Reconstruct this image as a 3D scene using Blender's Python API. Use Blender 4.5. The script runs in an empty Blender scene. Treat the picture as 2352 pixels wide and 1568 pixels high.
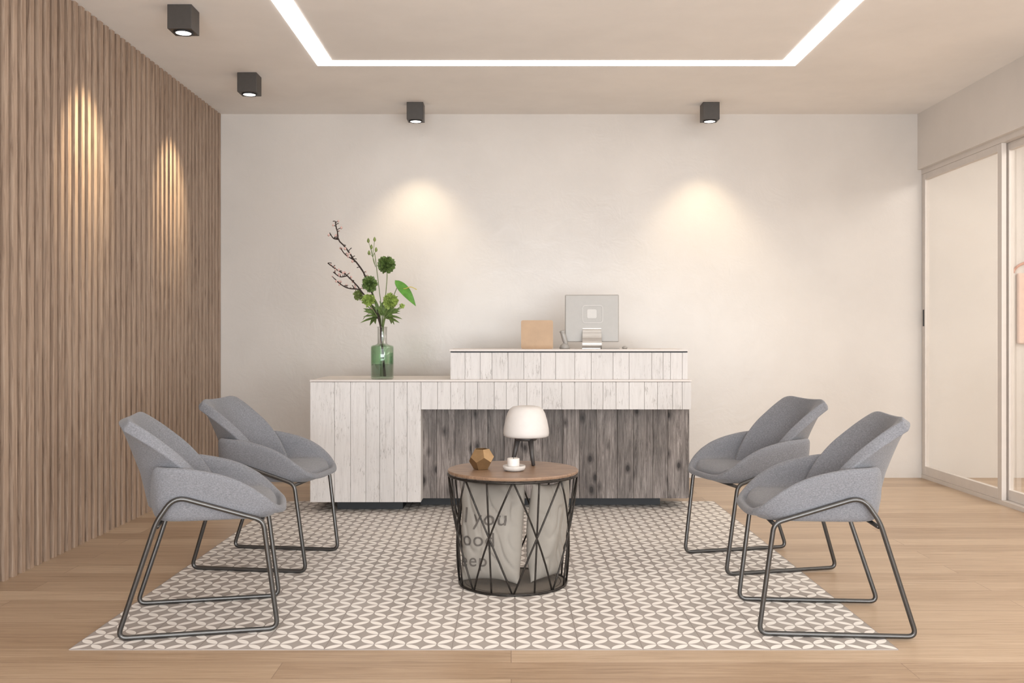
import bpy, bmesh, math, random
from mathutils import Vector, Matrix, noise as mnoise
random.seed(7)
scn = bpy.context.scene
col = scn.collection
try:
    scn.view_settings.view_transform = 'Standard'
    scn.view_settings.look = 'None'
except Exception: pass

# ------------------------------------------------------------------ helpers
def srgb(r, g, b):
    f = lambda c: (c/255/12.92) if c/255 <= 0.04045 else ((c/255+0.055)/1.055)**2.4
    return (f(r), f(g), f(b), 1)

class NT:
    def __init__(s, name):
        s.m = bpy.data.materials.new(name); s.m.use_nodes = True
        s.t = s.m.node_tree; s.n = s.t.nodes; s.b = s.n['Principled BSDF']
        s.out = s.n['Material Output']
    def node(s, typ, **kw):
        n = s.n.new(typ)
        for k, v in kw.items(): setattr(n, k, v)
        return n
    def link(s, a, b): s.t.links.new(a, b)
    def math(s, op, a, b=None, clamp=False):
        n = s.node('ShaderNodeMath', operation=op, use_clamp=clamp)
        for i, v in enumerate((a, b)):
            if v is None: continue
            if isinstance(v, (int, float)): n.inputs[i].default_value = v
            else: s.link(v, n.inputs[i])
        return n.outputs[0]
    def coord(s, scale=(1, 1, 1), kind='Object', offset=None):
        tc = s.node('ShaderNodeTexCoord'); mp = s.node('ShaderNodeMapping')
        mp.inputs['Scale'].default_value = scale
        s.link(tc.outputs[kind], mp.inputs['Vector'])
        if offset is not None: s.link(offset, mp.inputs['Location'])
        return mp.outputs[0]
    def noise(s, vec, scale=1, detail=4, rough=0.55, dist=0):
        n = s.node('ShaderNodeTexNoise')
        n.inputs['Scale'].default_value = scale; n.inputs['Detail'].default_value = detail
        n.inputs['Roughness'].default_value = rough; n.inputs['Distortion'].default_value = dist
        s.link(vec, n.inputs['Vector']); return n.outputs['Fac']
    def ramp(s, fac, stops, interp='LINEAR'):
        r = s.node('ShaderNodeValToRGB'); cr = r.color_ramp; cr.interpolation = interp
        while len(cr.elements) > 1: cr.elements.remove(cr.elements[-1])
        cr.elements[0].position = stops[0][0]; cr.elements[0].color = stops[0][1]
        for p, c in stops[1:]:
            e = cr.elements.new(p); e.color = c
        s.link(fac, r.inputs[0]); return r.outputs[0]
    def mix(s, fac, a, b, mode='MIX'):
        n = s.node('ShaderNodeMix', data_type='RGBA', blend_type=mode)
        for i, v in ((0, fac), (6, a), (7, b)):
            if isinstance(v, (int, float)): n.inputs[i].default_value = v
            elif isinstance(v, tuple): n.inputs[i].default_value = v
            else: s.link(v, n.inputs[i])
        return n.outputs[2]
    def base(s, v):
        if isinstance(v, tuple): s.b.inputs['Base Color'].default_value = v
        else: s.link(v, s.b.inputs['Base Color'])
    def set(s, **kw):
        for k, v in kw.items(): s.b.inputs[k.replace('_', ' ')].default_value = v
    def bump(s, h, strength=0.2, dist=0.01):
        b = s.node('ShaderNodeBump'); b.inputs['Strength'].default_value = strength
        b.inputs['Distance'].default_value = dist
        s.link(h, b.inputs['Height']); s.link(b.outputs[0], s.b.inputs['Normal'])

def plain(name, c, rough=0.5, metal=0.0, var=0.06, nscale=40, bump=0.0):
    m = NT(name); v = m.noise(m.coord(), nscale, 3)
    dark = tuple(max(0, x*(1-var)) for x in c[:3])+(1,)
    lite = tuple(min(1, x*(1+var)) for x in c[:3])+(1,)
    m.base(m.ramp(v, [(0.3, dark), (0.7, lite)]))
    m.set(Roughness=rough, Metallic=metal)
    if bump: m.bump(v, bump, 0.002)
    return m.m

def mesh_obj(name, verts, faces, mat=None, smooth=False, parent=None, loc=None):
    me = bpy.data.meshes.new(name); me.from_pydata([tuple(v) for v in verts], [], faces)
    me.update(); 
    bm = bmesh.new(); bm.from_mesh(me); bmesh.ops.recalc_face_normals(bm, faces=bm.faces); bm.to_mesh(me); bm.free()
    o = bpy.data.objects.new(name, me); col.objects.link(o)
    if mat:
        for mm in (mat if isinstance(mat, list) else [mat]): me.materials.append(mm)
    if smooth:
        for p in me.polygons: p.use_smooth = True
    if parent: o.parent = parent
    if loc: o.location = loc
    return o

def empty(name, loc, label, cat, group=None, rot=0):
    e = bpy.data.objects.new(name, None); e.empty_display_size = 0.1
    e.location = loc; e.rotation_euler = (0, 0, rot); col.objects.link(e)
    tag(e, label, cat, group); return e
def tag(o, label, cat, group=None):
    o['label'] = label; o['category'] = cat
    if group: o['group'] = group
def structure(o): o['kind'] = 'structure'; return o

class B:   # accumulates geometry for ONE part
    def __init__(s): s.v = []; s.f = []
    def add(s, v, f):
        k = len(s.v); s.v += [Vector(x) for x in v]; s.f += [tuple(i+k for i in q) for q in f]
    def box(s, x, y, z):
        v = [(a, b, c) for a in x for b in y for c in z]
        s.add(v, [(0, 1, 3, 2), (4, 6, 7, 5), (0, 4, 5, 1), (2, 3, 7, 6), (0, 2, 6, 4), (1, 5, 7, 3)])
    def tube(s, pts, r, n=10, closed=False):
        pts = [Vector(p) for p in pts]; N = len(pts)
        rs = r if isinstance(r, (list, tuple)) else [r]*N
        ring = []; prev = None
        for i in range(N):
            if closed: t = pts[(i+1) % N]-pts[i-1]
            else: t = pts[min(i+1, N-1)]-pts[max(i-1, 0)]
            t.normalize()
            if prev is None:
                a = Vector((0, 0, 1)) if abs(t.z) < 0.9 else Vector((1, 0, 0))
                prev = (a-t*a.dot(t)).normalized()
            else: prev = (prev-t*prev.dot(t)).normalized()
            bnm = t.cross(prev)
            ring.append([pts[i]+(prev*math.cos(2*math.pi*k/n)+bnm*math.sin(2*math.pi*k/n))*rs[i] for k in range(n)])
        v = [p for q in ring for p in q]; f = []
        for i in range(N if closed else N-1):
            a = i*n; b = ((i+1) % N)*n
            for k in range(n): f.append((a+k, a+(k+1) % n, b+(k+1) % n, b+k))
        if not closed: f += [tuple(range(n)), tuple(range((N-1)*n, N*n))]
        s.add(v, f)
    def lathe(s, prof, n=40, c=(0, 0, 0)):
        v = []; f = []; idx = []
        for r, z in prof:
            if r < 1e-6: idx.append([len(v)]); v.append((c[0], c[1], c[2]+z))
            else:
                idx.append(list(range(len(v), len(v)+n)))
                v += [(c[0]+r*math.cos(2*math.pi*k/n), c[1]+r*math.sin(2*math.pi*k/n), c[2]+z) for k in range(n)]
        for a, b in zip(idx, idx[1:]):
            for k in range(n):
                k2 = (k+1) % n
                if len(a) == 1 and len(b) == 1: continue
                if len(a) == 1: f.append((a[0], b[k], b[k2]))
                elif len(b) == 1: f.append((a[k], a[k2], b[0]))
                else: f.append((a[k], a[k2], b[k2], b[k]))
        s.add(v, f)
    def obj(s, name, mat, smooth=False, parent=None, loc=None, bevel=0, seg=2):
        o = mesh_obj(name, s.v, s.f, mat, smooth, parent, loc)
        if bevel:
            m = o.modifiers.new('bevel', 'BEVEL'); m.width = bevel; m.segments = seg; m.limit_method = 'ANGLE'
        return o

def boxo(name, x, y, z, mat, parent=None, bevel=0, loc=None, seg=2):
    b = B(); b.box(x, y, z); return b.obj(name, mat, False, parent, loc, bevel, seg)

def smoothpath(pts, k=6):
    pts = [Vector(p) for p in pts]; out = []
    P = [pts[0]*2-pts[1]]+pts+[pts[-1]*2-pts[-2]]
    for i in range(1, len(P)-2):
        for j in range(k):
            t = j/k; a, b, c, d = P[i-1], P[i], P[i+1], P[i+2]
            out.append(0.5*((2*b)+(c-a)*t+(2*a-5*b+4*c-d)*t*t+(3*b-a-3*c+d)*t**3))
    out.append(pts[-1]); return out

def fillet(pts, rad, k=6, closed=True):
    pts = [Vector(p) for p in pts]; out = []; N = len(pts)
    for i in range(N):
        if not closed and i in (0, N-1): out.append(pts[i]); continue
        p = pts[i]; a = pts[i-1]-p; b = pts[(i+1) % N]-p
        r = rad[i] if isinstance(rad, list) else rad
        r = min(r, a.length*.45, b.length*.45)
        A = p+a.normalized()*r; C = p+b.normalized()*r
        for j in range(k+1):
            t = j/k; out.append(A*(1-t)**2+p*2*t*(1-t)+C*t*t)
    return out

def interp(x, tab):
    if x <= tab[0][0]: return tab[0][1]
    for (a, b), (c, d) in zip(tab, tab[1:]):
        if x <= c:
            t = (x-a)/(c-a)
            return b+(d-b)*t
    return tab[-1][1]

# ------------------------------------------------------------------ materials
def m_floor():
    m = NT('oak_floor'); v = m.coord()
    br = m.node('ShaderNodeTexBrick'); br.offset = 0.37; br.offset_frequency = 2
    m.link(v, br.inputs['Vector'])
    for k, val in (('Scale', 1), ('Brick Width', 2.1), ('Row Height', 0.155), ('Mortar Size', 0.0014), ('Bias', 0.0), ('Mortar Smooth', 0.2)):
        br.inputs[k].default_value = val
    br.inputs['Color1'].default_value = (0, 0, 0, 1); br.inputs['Color2'].default_value = (1, 1, 1, 1)
    br.inputs['Mortar'].default_value = (0.5, 0.5, 0.5, 1)
    off = m.node('ShaderNodeCombineXYZ'); m.link(m.math('MULTIPLY', br.outputs['Color'], 9.0), off.inputs[0])
    g = m.noise(m.coord((1.4, 30, 1), offset=off.outputs[0]), 1.6, 8, 0.7, 1.0)
    c = m.ramp(g, [(0.25, srgb(148, 123, 98)), (0.5, srgb(176, 151, 125)), (0.75, srgb(195, 172, 147))])
    c = m.mix(0.3, c, br.outputs['Color'], 'SOFT_LIGHT')
    c = m.mix(m.math('MULTIPLY', br.outputs['Fac'], 0.6), c, srgb(100, 75, 58))
    m.base(c); m.set(Roughness=0.36); m.b.inputs['Specular IOR Level'].default_value = 0.45
    m.bump(g, 0.06, 0.003); return m.m
def m_plaster(name, c, rough=0.5, bump=0.3, spec=0.4, s=6):
    m = NT(name); v = m.coord(); a = m.noise(v, s, 8, 0.6, 0.6); b = m.noise(v, 1.3, 5, .6)
    d = tuple(x*.93 for x in c[:3])+(1,)
    m.base(m.ramp(b, [(0.35, d), (0.65, c)])); m.set(Roughness=rough)
    m.b.inputs['Specular IOR Level'].default_value = spec
    m.bump(a, bump, 0.012); return m.m
def m_slat():
    m = NT('slat_walnut'); r = m.node('ShaderNodeNewGeometry').outputs['Random Per Island']
    off = m.node('ShaderNodeCombineXYZ'); m.link(m.math('MULTIPLY', r, 37.0), off.inputs[2]); m.link(m.math('MULTIPLY', r, 11.0), off.inputs[0])
    v = m.coord((30, 30, 1.3), offset=off.outputs[0])
    g = m.noise(v, 2.2, 7, 0.65, 1.4)
    c = m.ramp(g, [(0.3, srgb(116, 94, 78)), (0.48, srgb(160, 136, 117)), (0.7, srgb(190, 167, 147))])
    c = m.mix(0.15, c, m.ramp(r, [(0, srgb(134, 112, 95)), (1, srgb(184, 161, 142))]))
    m.base(c); m.set(Roughness=0.5); m.bump(g, 0.25, 0.003); return m.m
def m_planks(name, stops, knots=None, tintvar=0.2, scratch=None, zs=1.2):
    m = NT(name); r = m.node('ShaderNodeNewGeometry').outputs['Random Per Island']
    off = m.node('ShaderNodeCombineXYZ')
    m.link(m.math('MULTIPLY', r, 53.0), off.inputs[2]); m.link(m.math('MULTIPLY', r, 17.0), off.inputs[0])
    kf = None
    if knots:
        vo = m.node('ShaderNodeTexVoronoi'); vo.inputs['Scale'].default_value = 1.0
        m.link(m.coord((11, 2, 6), offset=off.outputs[0]), vo.inputs['Vector'])
        kf = m.ramp(vo.outputs['Distance'], [(0.10, (1, 1, 1, 1)), (0.14, (.5, .5, .5, 1)), (0.28, (0, 0, 0, 1))])
        g = m.noise(m.coord((24, 24, 1.5), offset=off.outputs[0]), 2.0, 10, 0.78, 1.6)
    else:
        g = m.noise(m.coord((22, 22, zs), offset=off.outputs[0]), 2.0, 8, 0.68, 1.0)
    gg = m.math('SUBTRACT', g, m.math('MULTIPLY', kf, 0.10)) if knots else g
    c = m.ramp(gg, stops)
    if scratch:
        g2 = m.noise(m.coord((90, 90, 12), offset=off.outputs[0]), 1.5, 7, 0.78, 0.6)
        g3 = m.noise(m.coord((3, 3, 3), offset=off.outputs[0]), 1.5, 3)
        g4 = m.math('ADD', g2, m.math('MULTIPLY', g3, 0.45))
        fac = m.ramp(g4, [(0.80, (0, 0, 0, 1)), (0.90, (1, 1, 1, 1))])
        c = m.mix(m.math('MULTIPLY', fac, 0.7), c, scratch)
    if knots:
        c = m.mix(m.math('MULTIPLY', kf, 0.9), c, knots)
        big = m.noise(m.coord((6, 6, 1.8), offset=off.outputs[0]), 1.3, 5, .6)
        c = m.mix(0.85, c, m.ramp(big, [(0.32, (.42, .41, .40, 1)), (0.66, (1.15, 1.14, 1.13, 1))]), 'MULTIPLY')
    mul = m.ramp(r, [(0, (1-tintvar,)*3+(1,)), (1, (1, 1, 1, 1))])
    c = m.mix(1.0, c, mul, 'MULTIPLY')
    m.base(c); m.set(Roughness=0.6); m.bump(g, 0.35, 0.003); return m.m
def m_fabric():
    m = NT('grey_wool'); v = m.coord((1, 1, 1.8))
    a = m.noise(v, 170, 5, 0.8); b = m.noise(m.coord(), 500, 2, 0.7)
    c = m.ramp(a, [(0.3, srgb(94, 95, 100)), (0.5, srgb(119, 120, 125)), (0.72, srgb(144, 144, 149))])
    m.base(c); m.set(Roughness=0.95)
    m.b.inputs['Sheen Weight'].default_value = 0.15
    m.bump(m.math('ADD', a, b), 0.3, 0.0012); return m.m
def m_rug():
    m = NT('petal_tiles'); tc = m.node('ShaderNodeTexCoord'); sp = m.node('ShaderNodeSeparateXYZ')
    m.link(tc.outputs['Object'], sp.inputs[0])
    C = 0.2255/4.0
    x = m.math('DIVIDE', sp.outputs[0], C); y = m.math('DIVIDE', sp.outputs[1], C)
    par = m.math('MODULO', m.math('ADD', m.math('FLOOR', x), m.math('FLOOR', y)), 2.0)
    fx = m.math('FRACT', x); fy = m.math('FRACT', y)
    fx = m.math('ABSOLUTE', m.math('SUBTRACT', fx, par))
    sq = lambda a: m.math('POWER', m.math('ABSOLUTE', a), 2.0)
    d1 = m.math('ADD', sq(m.math('SUBTRACT', fx, 1.0)), sq(fy))
    d2 = m.math('ADD', sq(fx), sq(m.math('SUBTRACT', fy, 1.0)))
    pet = m.math('LESS_THAN', m.math('MAXIMUM', d1, d2), 0.93)
    n = m.noise(m.coord(), 2.5, 4)
    g = m.ramp(n, [(0.35, srgb(156, 148, 142)), (0.65, srgb(171, 163, 157))])
    c = m.mix(pet, g, srgb(238, 233, 227))
    fs = []
    for s_ in (0, 1):
        t = m.math('DIVIDE', sp.outputs[s_], 0.2255); q = m.math('ABSOLUTE', m.math('SUBTRACT', m.math('FRACT', t), 0.5))
        fs.append(m.math('GREATER_THAN', q, 0.494 if s_ == 0 else 0.496))
    seam = m.math('MAXIMUM', fs[0], m.math('MULTIPLY', fs[1], 0.3))
    c = m.mix(m.math('MULTIPLY', seam, 0.6), c, srgb(120, 110, 103))
    m.base(c); m.set(Roughness=0.55); return m.m
def m_emit(name, c, s):
    m = NT(name); m.base(c); m.b.inputs['Emission Color'].default_value = c; m.b.inputs['Emission Strength'].default_value = s
    return m.m
def m_glass_door():
    m = NT('clear_glass'); m.n.remove(m.b)
    tr = m.node('ShaderNodeBsdfTransparent'); tr.inputs[0].default_value = (0.99, 0.985, 0.975, 1)
    gl = m.node('ShaderNodeBsdfGlossy'); gl.inputs['Roughness'].default_value = 0.03
    mx = m.node('ShaderNodeMixShader'); fr = m.node('ShaderNodeFresnel'); fr.inputs[0].default_value = 1.3
    m.link(m.math('MULTIPLY', fr.outputs[0], 0.45), mx.inputs[0]); m.link(tr.outputs[0], mx.inputs[1]); m.link(gl.outputs[0], mx.inputs[2])
    m.link(mx.outputs[0], m.out.inputs[0]); return m.m
def m_bottle():
    m = NT('bottle_glass'); sp = m.node('ShaderNodeSeparateXYZ'); tc = m.node('ShaderNodeTexCoord')
    m.link(tc.outputs['Object'], sp.inputs[0])
    c = m.ramp(m.math('DIVIDE', sp.outputs[2], 0.34), [(0.0, srgb(238, 245, 239)), (0.26, srgb(236, 245, 238)), (0.32, srgb(226, 243, 228)), (0.62, srgb(228, 243, 230)), (0.68, srgb(248, 249, 248))])
    g = m.node('ShaderNodeBsdfGlossy'); g.inputs['Roughness'].default_value = 0.02
    t = m.node('ShaderNodeBsdfTransparent'); m.link(c, t.inputs[0])
    lw = m.node('ShaderNodeLayerWeight'); lw.inputs[0].default_value = 0.35
    mx = m.node('ShaderNodeMixShader'); m.link(m.math('ADD', m.math('MULTIPLY', lw.outputs['Facing'], 0.4), 0.06), mx.inputs[0])
    m.link(t.outputs[0], mx.inputs[1]); m.link(g.outputs[0], mx.inputs[2]); m.n.remove(m.b); m.link(mx.outputs[0], m.out.inputs[0])
    return m.m

FLOOR = m_floor()
WALL = m_plaster('plaster_wall', srgb(214, 208, 202), 0.3, 0.24, 0.7)
CEIL = m_plaster('ceiling_paint', srgb(246, 242, 238), 0.8, 0.05, 0.2)
HEAD = m_plaster('bulkhead_paint', srgb(228, 222, 216), 0.7, 0.05, 0.2)
SLAT = m_slat(); BACKING = plain('slat_backing', srgb(34, 26, 21), 0.8)
WHITEP = m_planks('whitewashed_planks', [(0.2, srgb(186, 182, 179)), (0.42, srgb(212, 208, 206)), (0.8, srgb(226, 223, 221))], None, 0.08, srgb(142, 136, 131), 2.0)
GREYP = m_planks('weathered_planks', [(0.28, srgb(66, 60, 58)), (0.43, srgb(114, 106, 103)), (0.55, srgb(152, 144, 140)), (0.72, srgb(192, 185, 180))], srgb(40, 33, 31), 0.42, None, 1.6)
COUNTER = plain('counter_laminate', srgb(212, 204, 199), 0.35, 0, 0.03, 5)
BLACK = plain('black_lacquer', srgb(34, 36, 40), 0.5)
GREY_FIX = plain('fixture_charcoal', srgb(72, 68, 65), 0.45, 0.2)
FABRIC = m_fabric()
STEEL = plain('gunmetal', srgb(92, 91, 90), 0.33, 0.85, 0.05, 30)
IRON = plain('black_wire', srgb(54, 50, 47), 0.4, 0.7, 0.3, 60)
ALU = plain('door_aluminium', srgb(216, 209, 203), 0.45, 0.1, 0.03, 10)
def m_top():
    m = NT('walnut_top'); g = m.noise(m.coord((4, 30, 4)), 2, 7, 0.6, 1.2)
    m.base(m.ramp(g, [(0.3, srgb(112, 87, 69)), (0.55, srgb(144, 116, 94)), (0.8, srgb(166, 138, 112))])); m.set(Roughness=0.4); return m.m
TOPW = m_top()
PORC = plain('white_ceramic', srgb(206, 201, 197), 0.6, 0, 0.02)
DARKW = plain('dark_leg_wood', srgb(60, 56, 54), 0.5)
GOLD = plain('brushed_brass', srgb(152, 124, 90), 0.38, 0.7, 0.1, 30)
STONE = plain('pale_concrete', srgb(200, 194, 188), 0.7, 0, 0.08, 60, 0.2)
WAX = plain('candle_wax', srgb(216, 210, 205), 0.45)
LINEN = plain('linen_cloth', srgb(148, 142, 134), 0.9, 0, 0.06, 8, 0.3)
INK = plain('printed_ink', srgb(94, 88, 83), 0.9)
SILVER = plain('silver_shell', srgb(168, 165, 161), 0.5, 0.25, 0.02)
SILVERD = plain('silver_stand', srgb(196, 193, 189), 0.3, 0.7, 0.02)
EMB = plain('emblem_grey', srgb(190, 187, 183), 0.5, 0.25, 0.02)
TAN = plain('tan_wood', srgb(184, 154, 123), 0.5, 0, 0.06, 12)
BARK = plain('dark_bark', srgb(50, 38, 32), 0.8, 0, 0.2)
BUD = plain('blossom_bud', srgb(206, 172, 164), 0.7)
GREEN = plain('leaf_green', srgb(84, 138, 50), 0.4, 0, 0.25, 30)
GREEND = plain('deep_leaf_green', srgb(96, 118, 62), 0.5, 0, 0.4, 40)
LIME = plain('lime_petal', srgb(146, 168, 84), 0.55, 0, 0.3, 60)
OLIVE = plain('olive_petal', srgb(122, 136, 76), 0.6, 0, 0.3, 60)
STEM = plain('stem_green', srgb(104, 122, 70), 0.6)
YEL = plain('spadix_yellow', srgb(196, 180, 90), 0.5)
PEACH = plain('peach_print', srgb(228, 198, 182), 0.8)
TERRA = plain('terracotta_print', srgb(200, 138, 114), 0.8)
RUG = m_rug(); GLASS = m_glass_door(); BOTTLE = m_bottle()
LED = m_emit('led_diffuser', (1, 0.985, 0.96, 1), 5.5)
LENS = m_emit('spot_lens', (1, 0.95, 0.88, 1), 6.0)

# ------------------------------------------------------------------ room
H = 2.88; YB = 7.59; XL = -2.34; XR = 3.22; YF = -2.0
structure(boxo('floor', (-2.6, 7.2), (YF, YB+.12), (-.1, 0), FLOOR))
structure(boxo('ceiling', (-2.6, 7.2), (YF, YB+.12), (H, H+.1), CEIL))
structure(boxo('wall_back', (-2.6, 7.2), (YB, YB+.12), (0, H), WALL))
structure(boxo('wall_outer', (7.08, 7.2), (YF, YB), (0, H), WALL))
# slats belong to the wall's own mesh
b = B(); b.box((-2.6, XL-.022), (YF, YB), (0, H))
y = YB-0.012
while y > YF+.1:
    b.box((XL-.021, XL+.042), (y-.036, y), (0.0, H)); y -= 0.078
wl = b.obj('wall_left', [BACKING, SLAT]); structure(wl)
for i, p in enumerate(wl.data.polygons):
    if i >= 6: p.material_index = 1
structure(boxo('wall_right', (XR, XR+.16), (YF, YB), (2.438, H), HEAD))
structure(boxo('trim_1', (XR+.03, XR+.13), (YF, YB), (0, 0.03), ALU))     # bottom track
structure(boxo('trim_2', (XR+.03, XR+.13), (YF, YB), (2.40, 2.438), ALU)) # top track
# sliding glass doors
def glassdoor(i, y0, y1, xo, handle):
    e = bpy.data.objects.new('door_%d' % i, None); e.location = (XR+xo, y0, 0.03); col.objects.link(e); structure(e)
    L = y1-y0; Z = 2.37; s = .055; t = .032
    b = B(); b.box((0, t), (0, s), (0, Z)); b.box((0, t), (L-s, L), (0, Z)); b.box((0, t), (s, L-s), (0, .07)); b.box((0, t), (s, L-s), (Z-.05, Z))
    b.obj('frame', ALU, False, e, None, .003)
    boxo('glass_pane', (.012, .02), (s-.004, L-s+.004), (.066, Z-.046), GLASS, e)
    if handle:
        h = boxo('handle', (-.004, .0), (L-.038, L-.02), (1.17, 1.30), BLACK, e, .002)
        h['label'] = 'recessed black pull handle'
glassdoor(1, 6.35, 7.58, .032, True)
glassdoor(2, 5.16, 6.40, .078, False)
glassdoor(3, 3.97, 5.21, .032, False)
glassdoor(4, 2.78, 4.02, .078, False)
glassdoor(5, 1.59, 2.83, .032, False)

# ------------------------------------------------------------------ tiled rug
r = boxo('tile_rug', (0, 2.932), (0, 3.085), (0, 0.004), RUG, None, 0, (-1.563, 3.385, 0))
tag(r, 'taupe and cream petal-pattern tile rug lying on the oak floor', 'rug')

# ------------------------------------------------------------------ ceiling LED frame
def frame_led():
    o = (-1.2585, 1.848, 0.9, 6.236); w = .110
    b = B(); z = (H-.004, H)
    b.box((o[0], o[1]), (o[3]-w, o[3]), z); b.box((o[0], o[1]), (o[2], o[2]+w), z)
    b.box((o[0], o[0]+w), (o[2]+w, o[3]-w), z); b.box((o[1]-w, o[1]), (o[2]+w, o[3]-w), z)
    x = b.obj('ceiling_light', LED); tag(x, 'bright white rectangular LED strip set flush in the ceiling', 'light')
frame_led()

# ------------------------------------------------------------------ spot fixtures
def spot_fixture(x, y, label, side=0.125, energy=28, tilt=0, size=95, blend=.75):
    e = empty('ceiling_spotlight', (x, y, H), label, 'spotlight', 'square ceiling spotlights')
    s = side/2; hgt = .13
    boxo('housing', (-s, s), (-s, s), (-hgt, 0), GREY_FIX, e, .003)
    b = B(); b.lathe([(.05, -hgt-.0005), (.052, -hgt-.006), (.042, -hgt-.006), (.040, -hgt-.0005)], 32); b.obj('ring', BLACK, True, e)
    b = B(); b.lathe([(0, -hgt-.004), (.04, -hgt-.004), (.04, -hgt-.0005), (0, -hgt-.0005)], 32); b.obj('lens', LENS, False, e)
    L = bpy.data.lights.new('bulb', 'SPOT'); L.energy = energy; L.color = (1, .83, .56); L.spot_size = math.radians(size); L.spot_blend = blend; L.shadow_soft_size = .03
    lo = bpy.data.objects.new('bulb', L); lo.parent = e; lo.location = (0, 0, -hgt-.02); lo.rotation_euler = (0, math.radians(tilt), 0); col.objects.link(lo)
lb = 'small charcoal cube spotlight mounted on the ceiling near the plaster wall'
ls = 'small charcoal cube spotlight mounted on the ceiling beside the slatted wall'
spot_fixture(-.723, 7.26, lb, energy=32, size=90); spot_fixture(1.505, 7.26, lb, energy=32, size=90)
for yy in (6.46, 5.16, 3.86): spot_fixture(-1.765, yy, ls, .13, 120, 40, 50, 1.0)

# ------------------------------------------------------------------ reception desk
def px(x, Z): return (x-1174)*Z/2200
DY = 6.05; TOP = .8415
desk = empty('reception_desk', (0, DY, 0), 'long reception desk of whitewashed and weathered grey vertical planks', 'desk')
def plankrow(name, seams, y0, y1, z0, z1, mat, gap=.0009):
    b = B()
    for a, c in zip(seams, seams[1:]): b.box((a+gap, c-gap), (y0, y1), (z0, z1))
    return b.obj(name, mat, False, desk, None, .0010, 1)
Zl = 6.05
sl = [px(v, Zl) for v in (712, 768, 805, 840, 872, 905, 935, 967)]
boxo('core', (sl[0]+.02, px(1580, 6.2)), (.165, .62), (.075, TOP-.02), BLACK, desk)
plankrow('white_panel', sl, 0, .155, .069, TOP-.014, WHITEP)
sb = [px(v, Zl) for v in (967, 1005, 1035, 1068, 1097, 1135, 1163, 1190, 1210, 1245, 1290, 1320, 1358, 1385, 1415, 1445, 1480, 1510, 1545, 1567, 1588)]
plankrow('beam_panel', sb, 0, .14, .6545, TOP-.014, WHITEP)
sd = [px(v, 6.197) for v in (967, 1003, 1045, 1083, 1120, 1158, 1200, 1246, 1293, 1331, 1370, 1418, 1455, 1500, 1534, 1580)]
plankrow('dark_panel', sd, .147, .163, .069, .66, GREYP)
boxo('counter_top', (sl[0]-.002, px(1589, Zl)), (-.003, .64), (TOP-.012, TOP), COUNTER, desk, .002)
U = .065
su = [px(v, 6.115) for v in (1034, 1068, 1103, 1130, 1167, 1203, 1242, 1276, 1320, 1358, 1408, 1445, 1497, 1523, 1540, 1567, 1580)]
plankrow('riser_panel', su, U, U+.02, TOP, 1.012, WHITEP)
boxo('riser_core', (su[0]+.01, su[-1]-.01), (U+.021, .60), (TOP, 1.02), BLACK, desk)
boxo('shadow_gap', (su[0]+.002, su[-1]-.002), (U+.004, .60), (1.0125, 1.0205), BLACK, desk)
boxo('riser_top', (su[0]-.008, su[-1]+.002), (U-.006, .64), (1.021, 1.033), COUNTER, desk, .002)
boxo('plinth', (-1.119, -.698), (.12, .5), (.004, .07), BLACK, desk)
boxo('plinth', (-.60, .985), (.285, .55), (.004, .07), BLACK, desk)
boxo('side_panel', (sl[0]+.001, sl[0]+.02), (.156, .62), (.069, TOP-.013), WHITEP, desk)
boxo('side_panel', (px(1580, 6.2), px(1580, 6.2)+.012), (.17, .62), (.069, TOP-.013), GREYP, desk)

# ------------------------------------------------------------------ desk things
RT = 1.033
e = empty('desktop_computer', (.548, 6.50, RT), 'silver all-in-one desktop computer seen from behind on the raised counter', 'computer', rot=math.radians(-4))
sc = boxo('monitor', (-.182, .182), (-.012, .012), (.046, .366), SILVER, e, .006)
b = B(); b.add([(-.066, -.07, 0), (.066, -.07, 0), (.066, .09, 0), (-.066, .09, 0), (-.066, -.07, .006), (.066, -.07, .006), (.066, .09, .006), (-.066, .09, .006)],
      [(0, 1, 2, 3), (4, 5, 6, 7), (0, 1, 5, 4), (1, 2, 6, 5), (2, 3, 7, 6), (3, 0, 4, 7)])
prof = smoothpath([(0, -.066, .006), (0, -.078, .03), (0, -.062, .075), (0, -.018, .125), (0, -.0125, .14)], 4)
v = []; f = []
for i, p in enumerate(prof):
    w = .066-.004*i/len(prof)
    v += [(-w, p.y, p.z), (w, p.y, p.z), (w, p.y+.006, p.z), (-w, p.y+.006, p.z)]
    if i: 
        a = 4*(i-1); c = 4*i
        for k in range(4): f.append((a+k, a+(k+1) % 4, c+(k+1) % 4, c+k))
b.add(v, f); b.obj('stand', SILVERD, False, e)
def rrect(w, h, r, k=5):
    o = []
    for cx, cz, a0 in ((w-r, h-r, 0), (-w+r, h-r, 90), (-w+r, -h+r, 180), (w-r, -h+r, 270)):
        for j in range(k+1):
            a = math.radians(a0+90*j/k); o.append((cx+r*math.cos(a), cz+r*math.sin(a)))
    return o
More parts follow.
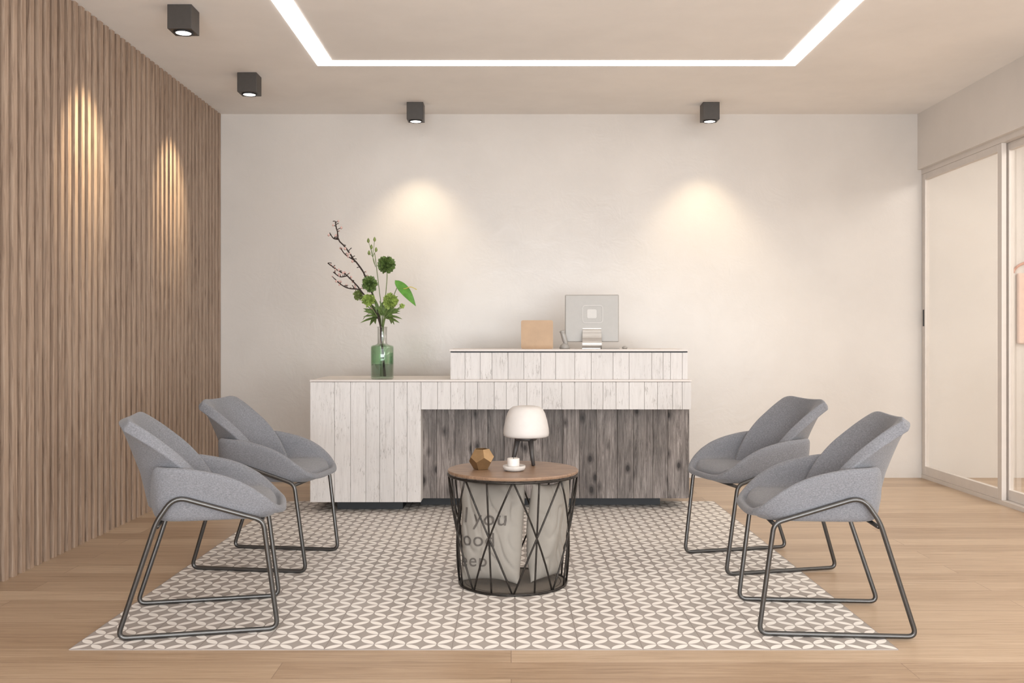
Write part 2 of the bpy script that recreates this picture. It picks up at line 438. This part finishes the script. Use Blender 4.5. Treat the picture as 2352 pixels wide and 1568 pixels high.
def rplate(b, w, h, r, y0, y1, cx, cz, hole=None):
    P = rrect(w, h, r); n = len(P)
    if hole is None:
        b.add([(cx+p[0], y0, cz+p[1]) for p in P]+[(cx+p[0], y1, cz+p[1]) for p in P],
              [tuple(range(n)), tuple(range(n, 2*n))]+[(k, (k+1) % n, n+(k+1) % n, n+k) for k in range(n)])
    else:
        Q = rrect(w-hole, h-hole, max(r-hole, .002))
        v = [(cx+p[0], yy, cz+p[1]) for yy in (y0, y1) for p in P]+[(cx+p[0], yy, cz+p[1]) for yy in (y0, y1) for p in Q]
        f = []
        for k in range(n):
            j = (k+1) % n
            f += [(k, j, n+j, n+k), (2*n+k, 2*n+j, 3*n+j, 3*n+k), (k, j, 2*n+j, 2*n+k), (n+k, n+j, 3*n+j, 3*n+k)]
        b.add(v, f)
b = B(); rplate(b, .07, .06, .02, -.0155, -.0118, .005, .235, .004)
b.obj('emblem_ring', EMB, False, e)['label'] = 'raised rounded-square outline'
b = B(); rplate(b, .032, .03, .01, -.0145, -.0118, .0, .237)
b.obj('emblem', EMB, False, e)['label'] = 'small rounded-square emblem'

e = empty('document_holder', (.175, 6.46, RT), 'tan bent-plywood document holder standing on the raised counter', 'holder', rot=math.radians(-2))
b = B(); rplate(b, .107, .096, .012, -.04, -.034, 0, .096); b.obj('front_panel', TAN, False, e)
b = B(); rplate(b, .105, .09, .012, .034, .04, 0, .090); b.obj('rear_panel', TAN, False, e)
boxo('base_panel', (-.095, .095), (-.034, .034), (0, .006), TAN, e)

e = empty('telephone', (.362, 6.47, RT), 'silver cordless telephone standing in its cradle', 'telephone')
b = B(); b.lathe([(0, 0), (.034, 0), (.036, .008), (.028, .026), (.014, .036), (0, .038)], 28); b.obj('cradle', SILVER, True, e)
b = B(); b.tube(smoothpath([(.012, .004, .02), (0, 0, .06), (-.012, -.004, .10), (-.018, -.006, .125)], 4), [.013, .014, .015, .016, .017, .017, .017, .016, .0155, .016, .018, .019, .012], 14)
b.obj('handset', SILVER, True, e)
k = boxo('keyboard', (.60, .72), (6.36, 6.43), (RT, RT+.007), SILVER, None, .002); tag(k, 'thin silver keyboard lying beside the computer stand', 'keyboard')
b = B(); b.lathe([(0, 0), (.014, 0), (.019, .006), (.016, .014), (.008, .018), (0, .019)], 24)
o = b.obj('computer_mouse', SILVER, True, None, (.765, 6.45, RT)); tag(o, 'small rounded grey computer mouse on the raised counter', 'mouse')

# ------------------------------------------------------------------ vase
VX, VY = -.833, 6.19; s_ = .00281
vase = empty('bottle_vase', (VX, VY, TOP), 'tall green glass bottle vase standing on the white desk top', 'vase')
b = B(); b.lathe([(0, 0), (.066, 0), (.073, .006), (.073, .204), (.071, .211), (.064, .216), (.040, .222), (.033, .227), (.031, .234), (.031, .325), (.034, .332), (.034, .337), (.030, .337),
                  (.028, .33), (.028, .235), (.032, .224), (.062, .211), (.069, .202), (.069, .012), (.062, .008), (0, .008)], 48)
b.obj('bottle', BOTTLE, True, vase)
WATER = NT('vase_water'); WATER.n.remove(WATER.b); tr = WATER.node('ShaderNodeBsdfTransparent'); tr.inputs[0].default_value = srgb(226, 232, 228)
WATER.link(tr.outputs[0], WATER.out.inputs[0])
b = B(); b.lathe([(0, .009), (.066, .013), (.066, .095), (0, .095)], 40); b.obj('water', WATER.m, True, vase)

def V(x, y, d=0): return Vector(((x-877)*s_, d, 1.1-TOP+(778-y)*s_))
def rooted(pts): # stem root inside the bottle
    x0 = pts[0].x*.3
    return [Vector((-x0*2.0, 0.01, .016)), Vector((x0*.6, pts[0].y*.3, .26)), Vector((x0*1.0, pts[0].y*.4, .335))]+pts
def plant_empty(name, label, cat, group=None):
    return empty(name, (VX, VY, TOP), label, cat, group)
# blossom branches
def branch(paths, label):
    e = plant_empty('blossom_branch', label, 'branch', 'flowering branches in the vase')
    b = B(); bb = B()
    for pi, (pts, r0, r1) in enumerate(paths):
        P = smoothpath(pts, 5); n = len(P)
        P = [p+Vector((random.uniform(-1, 1), random.uniform(-1, 1), random.uniform(-1, 1)))*.0022 if i > 12 else p for i, p in enumerate(P)]
        b.tube(P, [r0+(r1-r0)*i/(n-1) for i in range(n)], 7)
        start = int(n*.42) if pi == 0 else 1
        for i in range(start, n):
            if random.random() < .72:
                d = Vector((random.uniform(-1, 1), random.uniform(-1, 1), random.uniform(-.1, 1))).normalized()
                L = random.uniform(.01, .032); q = P[i]+d*L
                b.tube([P[i], P[i]+d*L*.5+Vector((0, 0, .002)), q], [.0026, .0024, .003], 5)
                if random.random() < .7:
                    rr = random.uniform(.005, .0095)
                    bb.lathe([(0, -rr*1.1), (rr*.75, -rr*.5), (rr, 0), (rr*.6, rr*.8), (0, rr*1.4)], 8, tuple(q))
    b.obj('bark', BARK, True, e); bb.obj('blossoms', BUD, True, e)
branch([(rooted([V(868, 720, .0), V(852, 668, .01), V(833, 625, .02), V(812, 597, .02), V(795, 572, .0), V(778, 550, -.01), V(773, 528, 0), V(769, 508, 0)]), .0072, .0038),
        ([V(778, 550, -.01), V(765, 547, 0), V(756, 534, 0)], .004, .003),
        ([V(812, 597, .02), V(790, 583, .03), V(778, 566, .03)], .004, .003)], 'dark bare branch with pink buds rising highest from the vase')
branch([(rooted([V(866, 725, -.02), V(850, 695, -.03), V(828, 665, -.04), V(800, 634, -.05), V(776, 621, -.04), V(755, 604, -.04)]), .0064, .0034),
        ([V(828, 665, -.04), V(800, 662, -.05), V(780, 650, -.05), V(770, 640, -.05)], .0042, .003),
        ([V(800, 634, -.05), V(782, 636, -.03), V(766, 625, -.03)], .0038, .003)], 'dark bare branch with pink buds arching low over the desk')

def ruffle(b, c, R, n=70, seed=1):
    rnd = random.Random(seed); c = Vector(c)
    for i in range(n):
        z = 1-2*(i+.5)/n; ph = i*2.39996; rr = math.sqrt(1-z*z)
        d = Vector((rr*math.cos(ph), rr*math.sin(ph), z)); t = d.orthogonal().normalized(); t.rotate(Matrix.Rotation(rnd.uniform(0, 6.28), 3, d)); w = d.cross(t)
        s = R*rnd.uniform(.36, .56); rad = R*rnd.uniform(.66, 1.18)
        base = c+d*R*.35; v = [base]
        for k in range(5):
            a = (k-2)/2.0
            v.append(c+d*(rad*(1-.10*abs(a))+(R*.12 if k % 2 else -R*.06))+t*s*a*.8+w*s*.35*(1-abs(a)*.6))
        b.add(v, [(0, k, k+1) for k in range(1, 5)])
    b.lathe([(0, -R*.5), (R*.36, -R*.36), (R*.5, 0), (R*.36, R*.36), (0, R*.5)], 10, tuple(c))
def flower(pts, R, mat, label, seed, n=70):
    e = plant_empty('green_flower', label, 'flower', 'green flowers in the vase')
    P = smoothpath(rooted(pts), 5); b = B(); b.tube(P, .0027, 7); b.obj('stem', STEM, True, e)
    b = B(); ruffle(b, pts[-1], R, n, seed); b.obj('bloom', mat, False, e)
def leafmesh(b, base, tip, width, up=Vector((0, -1, .3)), droop=.0, seg=8):
    base = Vector(base); tip = Vector(tip); ax = tip-base; L = ax.length; side = ax.cross(up).normalized(); nrm = side.cross(ax).normalized()
    rows = []
    for i in range(seg+1):
        t = i/seg; w = width*math.sin(math.pi*min(1, t**.75))**.9 if 0 < t < 1 else 0.0004
        c = base+ax*t+Vector((0, 0, -droop*t*t))+nrm*math.sin(t*3.14)*L*.06
        rows += [c-side*w+nrm*w*.25, c, c+side*w+nrm*w*.25]
    f = []
    for i in range(seg):
        a = i*3; f += [(a, a+1, a+4, a+3), (a+1, a+2, a+5, a+4)]
    b.add(rows, f)
flower([V(880, 715, 0), V(886, 670, -.01), V(889, 632, -.02), V(887, 608, -.02)], .052, GREEND, 'dark green ruffled round flower, tallest in the vase', 3, 130)
flower([V(872, 720, -.01), V(862, 690, -.02), V(850, 652, -.03)], .047, GREEND, 'dark green ruffled flower beside the bare branches', 4, 120)
flower([V(884, 725, -.03), V(893, 708, -.05), V(899, 692, -.06)], .047, LIME, 'bright lime ruffled flower low in the vase', 5, 120)
flower([V(868, 730, -.02), V(858, 712, -.04), V(848, 690, -.05)], .040, LIME, 'lime ruffled flower above the vase neck', 6, 80)
flower([V(864, 728, .02), V(845, 705, .02), V(822, 677, .0)], .034, OLIVE, 'small olive green flower beneath the bare branch', 8, 60)
flower([V(886, 725, .02), V(905, 712, .03), V(921, 702, .03)], .02, LIME, 'tiny lime flower bud beside the leaf', 9, 24)
# bud sprig
e = plant_empty('bud_sprig', 'thin sprig with small closed green buds', 'sprig')
b = B(); bb = B()
main = rooted([V(875, 715, .02), V(868, 660, .03), V(862, 610, .03), V(858, 580, .03)])
b.tube(smoothpath(main, 5), .0024, 6)
for t in (V(844, 552, .02), V(858, 549, .03), V(850, 566, .04), V(862, 573, .02), V(845, 580, .03)):
    b.tube(smoothpath([V(860, 612, .03), V(854, 590, .03), t], 4), .0016, 5)
    bb.lathe([(0, -.014), (.007, -.008), (.0095, 0), (.006, .012), (0, .02)], 10, tuple(t))
b.obj('stem', STEM, True, e); bb.obj('buds', OLIVE, True, e)
# anthurium-like leaf
e = plant_empty('spathe_leaf', 'glossy bright green pointed leaf with thin yellow spike', 'leaf')
b = B(); b.tube(smoothpath(rooted([V(885, 722, -.02), V(900, 690, -.03), V(913, 660, -.04)]), 5), .0025, 6); b.obj('stem', STEM, True, e)
b = B(); leafmesh(b, V(908, 644, -.04), V(957, 704, -.07), .034, Vector((.3, -1, .4)), .0, 12); o = b.obj('blade', GREEN, True, e)
b = B(); b.tube(smoothpath([V(913, 660, -.045), V(930, 664, -.06), V(945, 660, -.07), V(959, 666, -.07)], 5), .0028, 7); b.obj('spike', YEL, True, e)
# foliage collar
for k, (tips, lab) in enumerate((([(830, 742), (834, 728), (848, 748), (836, 712), (858, 744), (826, 735)], 'cluster of dark pointed leaves drooping over the vase neck'),
                                 ([(920, 742), (925, 733), (905, 746), (917, 720), (895, 744), (910, 708)], 'cluster of dark pointed leaves fanning from the vase neck'))):
    e = plant_empty('foliage_stem', lab, 'foliage', 'leafy stems in the vase')
    b = B(); sg = -1 if k == 0 else 1
    b.tube(smoothpath(rooted([V(877+sg*8, 730, -.02*sg), V(877+sg*18, 720, -.02*sg)]), 4), .0025, 6); b.obj('stem', STEM, True, e)
    b = B()
    for j, (x, yy) in enumerate(tips):
        leafmesh(b, V(877+sg*(6+3*j), 730-3*j, -.02*sg), V(x, yy, (-.07+.035*j)), .0155, Vector((0, -.6, 1)), .0)
    for j in range(9):
        a = j*.75; leafmesh(b, V(877+sg*8, 722, 0), V(877+sg*(14+30*math.cos(a)), 708-22*math.sin(a), .03*math.sin(a*2)), .013, Vector((0, -1, .5)))
    b.obj('leaves', GREEND, True, e)

# ------------------------------------------------------------------ coffee table
TX, TY = .008, 4.314; TH = .5157; RG = .004
tb = empty('basket_table', (TX, TY, RG), 'round side table with wooden top on a black wire basket base', 'table')
th = TH-RG
b = B(); b.lathe([(0, th-.016), (.286, th-.016), (.292, th-.013), (.294, th-.006), (.292, th-.001), (.288, th), (0, th)], 72); b.obj('table_top', TOPW, False, tb)
b = B(); 
def ring(r, z, n=64): return [(r*math.cos(2*math.pi*k/n), r*math.sin(2*math.pi*k/n), z) for k in range(n)]
b.tube(ring(.291, th-.022), .0058, 8, True)
b.tube(ring(.240, .006), .0058, 8, True)
b.tube(ring(.215, .006), .003, 6, True)
rt, rb, zt, zb = .290, .241, th-.024, .008
for i in range(8):
    a = math.radians(-90+22.5+45*i)
    for da in (-22.5, 0, 22.5):
        A = a+math.radians(da)*.97; C = a-math.radians(da)*.97; pts = []
        for j in range(9):
            t = j/8; ang = A+(C-A)*t; rr = rt+(rb-rt)*t
            pts.append(Vector((rr*math.cos(ang), rr*math.sin(ang), zt+(zb-zt)*t)))
        b.tube(pts, .0040, 6)
b.obj('wire_basket', IRON, True, tb)
b = B(); b.lathe([(0, .002), (.232, .002), (.232, .008), (0, .008)], 48); b.obj('base_plate', plain('basket_base', srgb(110, 103, 95), .7), False, tb)

# cushions inside the basket
def cushion(loc, yaw, tilt, W, Hh, T, label, seed, text=None, taper=0.0):
    N = 56
    def thick(a, c):
        a = max(-1, min(1, a)); c = max(-1, min(1, c))
        t = ((1-abs(a)**2.6)*(1-abs(c)**3.0))
        n = mnoise.noise(Vector((a*1.5+seed, c*1.0, seed)))*.30
        fold = abs(mnoise.noise(Vector((a*1.9+c*1.8+seed, c*1.1-a, 3+seed))))
        n -= .36*(max(0, .18-fold)/.18)**1.3*(.3+.7*abs(c))
        return T*(max(t, 0)**.58)*(1+n*.7)
    def pos(a, c, sgn):
        x = W*a*(1-.07*(1-abs(c)**2))*(1-taper*max(0, -c)); z = Hh*c*(1-.07*(1-abs(a)**2))
        x += .006*mnoise.noise(Vector((c*2.5, seed, 1)))
        return Vector((x, sgn*thick(a, c)-.018*(c*c)+.012*math.sin(a*2+seed), z))
    v = []; f = []
    for sgn in (-1, 1):
        for i in range(N+1):
            for j in range(N+1): v.append(pos(-1+2*i/N, -1+2*j/N, sgn))
    M = (N+1)**2
    for i in range(N):
        for j in range(N):
            a = i*(N+1)+j; q = (a, a+1, a+N+2, a+N+1); f.append(q); f.append(tuple(M+k for k in reversed(q)))
    e = empty('cushion', loc, label, 'cushion', 'cushions in the wire basket', yaw); e.rotation_euler = (tilt, 0, yaw)
    o = mesh_obj('cover', v, f, LINEN, True, e)
    bm = bmesh.new(); bm.from_mesh(o.data); bmesh.ops.remove_doubles(bm, verts=bm.verts, dist=.0004); bmesh.ops.recalc_face_normals(bm, faces=bm.faces); bm.to_mesh(o.data); bm.free()
    if text:
        for body, tx, tz, sz in text:
            cu = bpy.data.curves.new('txt', 'FONT'); cu.body = body; cu.size = sz; cu.align_x = 'LEFT'; cu.space_character = 1.12; cu.offset = .0003
            to = bpy.data.objects.new('tmp', cu); col.objects.link(to); bpy.context.view_layer.update()
            me = bpy.data.meshes.new_from_object(to.evaluated_get(bpy.context.evaluated_depsgraph_get()))
            bpy.data.objects.remove(to)
            bm = bmesh.new(); bm.from_mesh(me)
            bmesh.ops.triangulate(bm, faces=bm.faces)
            for _ in range(3): bmesh.ops.subdivide_edges(bm, edges=[ed for ed in bm.edges if ed.calc_length() > .007], cuts=1)
            for vv in bm.verts:
                x = vv.co.x+tx; z = vv.co.y+tz; c = z/Hh/.965; a = x/(W*(1-.07*(1-c*c))*(1-taper*max(0, -c)))
                sg = -1
                if a < -1: a = -2-a; sg = 1          # print runs round the seam onto the other side
                p = pos(a, c, sg); vv.co = Vector((p.x, p.y+sg*.0026, p.z))
            bm.to_mesh(me); bm.free(); me.materials.clear(); me.materials.append(INK)
            t = bpy.data.objects.new('printed_word', me); t.parent = e; col.objects.link(t); t['label'] = 'printed dark grey word'
    return e
cushion((TX-.092, TY-.040, .243), math.radians(-16), math.radians(-4), .152, .226, .082, 'beige linen cushion printed with words, standing in the wire basket', 1.3,
        [('I', -.118, .040, .096), ('you', -.069, .036, .096), ('good', -.166, -.060, .090), ('sleep', -.192, -.152, .084)], .12)
cushion((TX+.152, TY+.015, .243), math.radians(46), math.radians(5), .128, .226, .066, 'plain beige linen cushion standing in the wire basket', 5.1, None, .20)

# lamp
e = empty('table_lamp', (.07, 4.46, TH), 'small lamp with white dome shade on three dark wooden legs', 'lamp')
b = B(); b.lathe([(0, .128), (.06, .128), (.095, .129), (.104, .134), (.1065, .146), (.105, .168), (.098, .205), (.088, .238), (.078, .257), (.064, .268), (.04, .273), (0, .274)], 64); b.obj('lamp_shade', PORC, True, e)
b = B(); b.lathe([(0, .112), (.046, .112), (.050, .116), (.050, .128), (0, .129)], 40); b.obj('collar', DARKW, True, e)
for k in range(3):
    a = math.radians(-60+120*k); d = Vector((math.cos(a), math.sin(a), 0)); b = B()
    b.tube([d*.040+Vector((0, 0, .118)), d*.053+Vector((0, 0, .05)), d*.066+Vector((0, 0, .0015))], [.013, .0105, .008], 14); b.obj('leg', DARKW, True, e)

# brass polyhedron vase
phi = (1+5**.5)/2; pts = []
for a in (-1, 1):
    for c in (-1, 1):
        for d in (-1, 1): pts.append((a, c, d))
        pts += [(0, a/phi, c*phi), (a/phi, c*phi, 0), (a*phi, 0, c/phi)]
R = .057/3**.5
q = Vector((0, phi, 1)).rotation_difference(Vector((0, 0, 1)))
bm = bmesh.new()
for p in pts: bm.verts.new(Matrix.Rotation(.25, 3, 'Z') @ (q @ (Vector(p)*R)))
bmesh.ops.convex_hull(bm, input=bm.verts); bmesh.ops.dissolve_limit(bm, angle_limit=.05, verts=bm.verts, edges=bm.edges)
zm = max(v.co.z for v in bm.verts)
bm.faces.ensure_lookup_table()
top = [fc for fc in bm.faces if all(v.co.z > zm-.002 for v in fc.verts)]
bmesh.ops.delete(bm, geom=top, context='FACES_ONLY')
me = bpy.data.meshes.new('geometric_bowl'); bm.to_mesh(me); bm.free(); me.materials.append(GOLD)
o = bpy.data.objects.new('geometric_bowl', me); col.objects.link(o); o.location = (-.133, 4.295, TH+zm+.0012)
md = o.modifiers.new('s', 'SOLIDIFY'); md.thickness = .0025; md.offset = -1
tag(o, 'faceted brass candle bowl standing on the wooden table top', 'bowl')

b = B(); b.lathe([(0, 0), (.030, 0), (.046, .006), (.051, .016), (.050, .024), (.046, .024), (.042, .014), (.03, .008), (0, .008)], 48)
o = b.obj('stone_dish', STONE, True, None, (.013, 4.245, TH)); tag(o, 'shallow pale stone dish holding a candle', 'dish')
b = B(); b.lathe([(0, 0), (.026, 0), (.027, .003), (.027, .046), (.025, .048), (.022, .046), (0, .044)], 36)
e = empty('candle', (.010, 4.243, TH+.0085), 'short white pillar candle in the stone dish', 'candle'); b.obj('wax', WAX, True, e)
b = B(); b.tube([(0, 0, .043), (.001, 0, .056)], .0012, 6); b.obj('wick', BLACK, True, e)

# ------------------------------------------------------------------ armchairs
def seat_mesh():
    n = 96; cu, a = .065, .245
    rimtab = [(-.18, .624), (-.08, .621), (-.02, .615), (.04, .605), (.10, .588), (.15, .566), (.20, .537), (.24, .506), (.27, .478), (.295, .458), (.312, .450)]
    rings = [
        (.0, ('b', 0)), (.55, ('b', 0)), (.84, ('b', 0)), (.92, ('b', .003)), (.965, ('b', .016)), (.99, ('m', .35)), (1.0, ('m', .65)), (1.02, ('r', -.026)), (1.015, ('r', -.010)),
        (.99, ('r', -.002)), (.95, ('r', .0)), (.905, ('r', -.006)), (.87, ('r', -.022)), (.845, ('i', .5)), (.80, ('i', .12)), (.72, ('s', 0)), (.4, ('s', .006)), (0, ('s', .008))]
    v = []; idx = []
    for sc_, (md, val) in rings:
        row = []
        cnt = 1 if sc_ == 0 else n
        for k in range(cnt):
            th_ = 2*math.pi*k/n; c, s = math.cos(th_), math.sin(th_)
            ex = 3.8 if c > 0 else 5.5
            pu = a*math.copysign(abs(c)**(2/ex), c); pv = .243*math.copysign(abs(s)**(2/ex), s)
            front = max(0, c)**2
            sc2 = sc_
            if md == 'b' and sc_ > 0: sc2 = sc_*(1-.10*front)
            if md == 'm': sc2 = sc_*(1-.03*front)
            u = cu+pu*sc2; w = pv*sc2
            full_u = cu+pu
            rim = interp(full_u, rimtab)
            if c < 0 and abs(pv) < .2: rim = .50+(.624-.50)*max(0, (abs(pv)-.14)/.06)
            seat = .474+.010*max(0, min(1, (u+.05)/.2))-.02*max(0, (u-.20)/.1)**2
            zb = .418-.008*front
            lo = min(seat, rim+.012)
            if md == 'b': z = zb+val
            elif md == 'm': z = zb+.014+(rim-.026-zb-.014)*val
            elif md == 'r': z = rim+val
            elif md == 'i': z = lo+(max(rim, lo)-.015-lo)*val if rim-.015 > lo else lo-.004*val
            else: z = min(seat, lo+.02)+val
            row.append(len(v)); v.append((u, w, z))
        idx.append(row)
    f = []
    for A, C in zip(idx, idx[1:]):
        for k in range(n):
            k2 = (k+1) % n
            if len(A) == 1: f.append((A[0], C[k], C[k2]))
            elif len(C) == 1: f.append((A[k], A[k2], C[0]))
            else: f.append((A[k], A[k2], C[k2], C[k]))
    o = mesh_obj('seat', v, f, FABRIC, True)
    m = o.modifiers.new('sub', 'SUBSURF'); m.levels = 1; m.render_levels = 1
    return o
def back_mesh():
    ns, nt = 24, 18; v = []; f = []
    for j in range(nt+1):
        t = j/nt
        for i in range(ns+1):
            s = -1+2*i/ns
            z = .450+(.792-.450)*t-.020*(max(0, abs(s)-.55)/.45)**2*t
            uc = interp(t, [(0, -.185), (.4, -.216), (1, -.290)])
            ue = .05-.10*t-.10*t*t-.110*t**3      # smooth sweep of the wing edge
            w = interp(t, [(0, .166), (.3, .178), (.7, .200), (1, .196)])
            u = uc+(ue-uc)*abs(s)**2.0
            v.append((u, w*(s*.6+.4*math.sin(s*math.pi/2)), z))
    for j in range(nt):
        for i in range(ns):
            a = j*(ns+1)+i; f.append((a, a+1, a+ns+2, a+ns+1))
    o = mesh_obj('backrest', v, f, FABRIC, True)
    m = o.modifiers.new('sol', 'SOLIDIFY'); m.thickness = .046; m.offset = 0; m.use_even_offset = False
    m = o.modifiers.new('bev', 'BEVEL'); m.width = .018; m.segments = 3; m.limit_method = 'ANGLE'; m.angle_limit = math.radians(50)
    m = o.modifiers.new('sub', 'SUBSURF'); m.levels = 1; m.render_levels = 1
    return o
def sled(side):
    vt, vb = .252*side, .236*side; r = .0092
    P = [(.283, vb, r), (.230, vt*.985, .418), (-.085, vt, .520), (-.148, vt, .428), (-.283, vb, r)]
    P = fillet(P, [.035, .03, .05, .03, .035], 7)
    b = B(); b.tube(P, r, 12, True)
    return b.obj('leg', STEEL, True)
def crossbar(u):
    b = B(); b.tube([(u, -.242, .409), (u, .242, .409)], .008, 10); return b.obj('crossbar', STEEL, True)
parts = [seat_mesh(), back_mesh(), sled(1), sled(-1), crossbar(.225), crossbar(-.145)]
chairs = [(-1.206, 3.768, 13, 'grey wool armchair on steel sled legs, angled toward the desk'),
          (-1.206, 4.750, -8, 'grey wool armchair on steel sled legs between slatted wall and desk'),
          (1.216, 3.752, 175.5, 'grey wool armchair on steel sled legs, squarely facing the basket table'),
          (1.216, 4.722, 193, 'grey wool armchair on steel sled legs between glass doors and desk')]
for ci, (x, y, yaw, label) in enumerate(chairs):
    e = empty('armchair', (x, y, .0045), label, 'chair', 'grey armchairs around the table', math.radians(yaw))
    for p in parts:
        q = p if ci == 0 else p.copy()
        if ci: col.objects.link(q)
        q.parent = e

# ------------------------------------------------------------------ picture in the next room
e = empty('wall_art', (4.24, YB-.001, 1.06), 'pale pink wall art with thin terracotta arch on plaster wall', 'picture')
boxo('canvas', (-.24, .24), (-.03, 0), (0, .56), PEACH, e, .02, None, 4)
b = B(); b.tube([(.27*math.cos(a), -.02, .56+.11*math.sin(a)) for a in [math.pi*k/20 for k in range(21)]], .010, 8); b.obj('arch_bar', TERRA, True, e)

# ------------------------------------------------------------------ lights
def area(name, loc, rot, sx, sy, en, c):
    L = bpy.data.lights.new(name, 'AREA'); L.shape = 'RECTANGLE'; L.size = sx; L.size_y = sy; L.energy = en; L.color = c
    o = bpy.data.objects.new(name, L); o.location = loc; o.rotation_euler = rot; col.objects.link(o); return o
area('rear_fill', (.3, -1.6, 1.6), (math.radians(95), 0, 0), 4.6, 2.4, 115, (.95, .975, 1))  # added soft fill behind the camera to brighten the room, no real opening
area('ceiling_fill_low', (.6, -1.7, .7), (math.radians(130), 0, 0), 5.2, 1.2, 225, (.95, .98, 1))  # added low fill tilted upward, only there to lift the ceiling
area('side_window_daylight', (3.9, -1.75, 1.35), (math.radians(90), 0, math.radians(18)), 1.0, 1.3, 62, (1, .99, .97))
area('next_room_light', (5.2, 4.5, 2.8), (0, 0, 0), 2.6, 4.5, 190, (1, .97, .92))
w = bpy.data.worlds.new('world'); scn.world = w; w.use_nodes = True
w.node_tree.nodes['Background'].inputs[0].default_value = (.94, .98, 1, 1); w.node_tree.nodes['Background'].inputs[1].default_value = 1.0

# ------------------------------------------------------------------ camera
cam = bpy.data.cameras.new('camera'); co = bpy.data.objects.new('camera', cam); col.objects.link(co)
co.location = (0, 0, 1.1); co.rotation_euler = (math.radians(90), 0, 0)
cam.sensor_width = 36; cam.lens = 2200/2352*36; cam.shift_x = 2/2352; cam.shift_y = -6/2352; cam.clip_start = .05
scn.camera = co
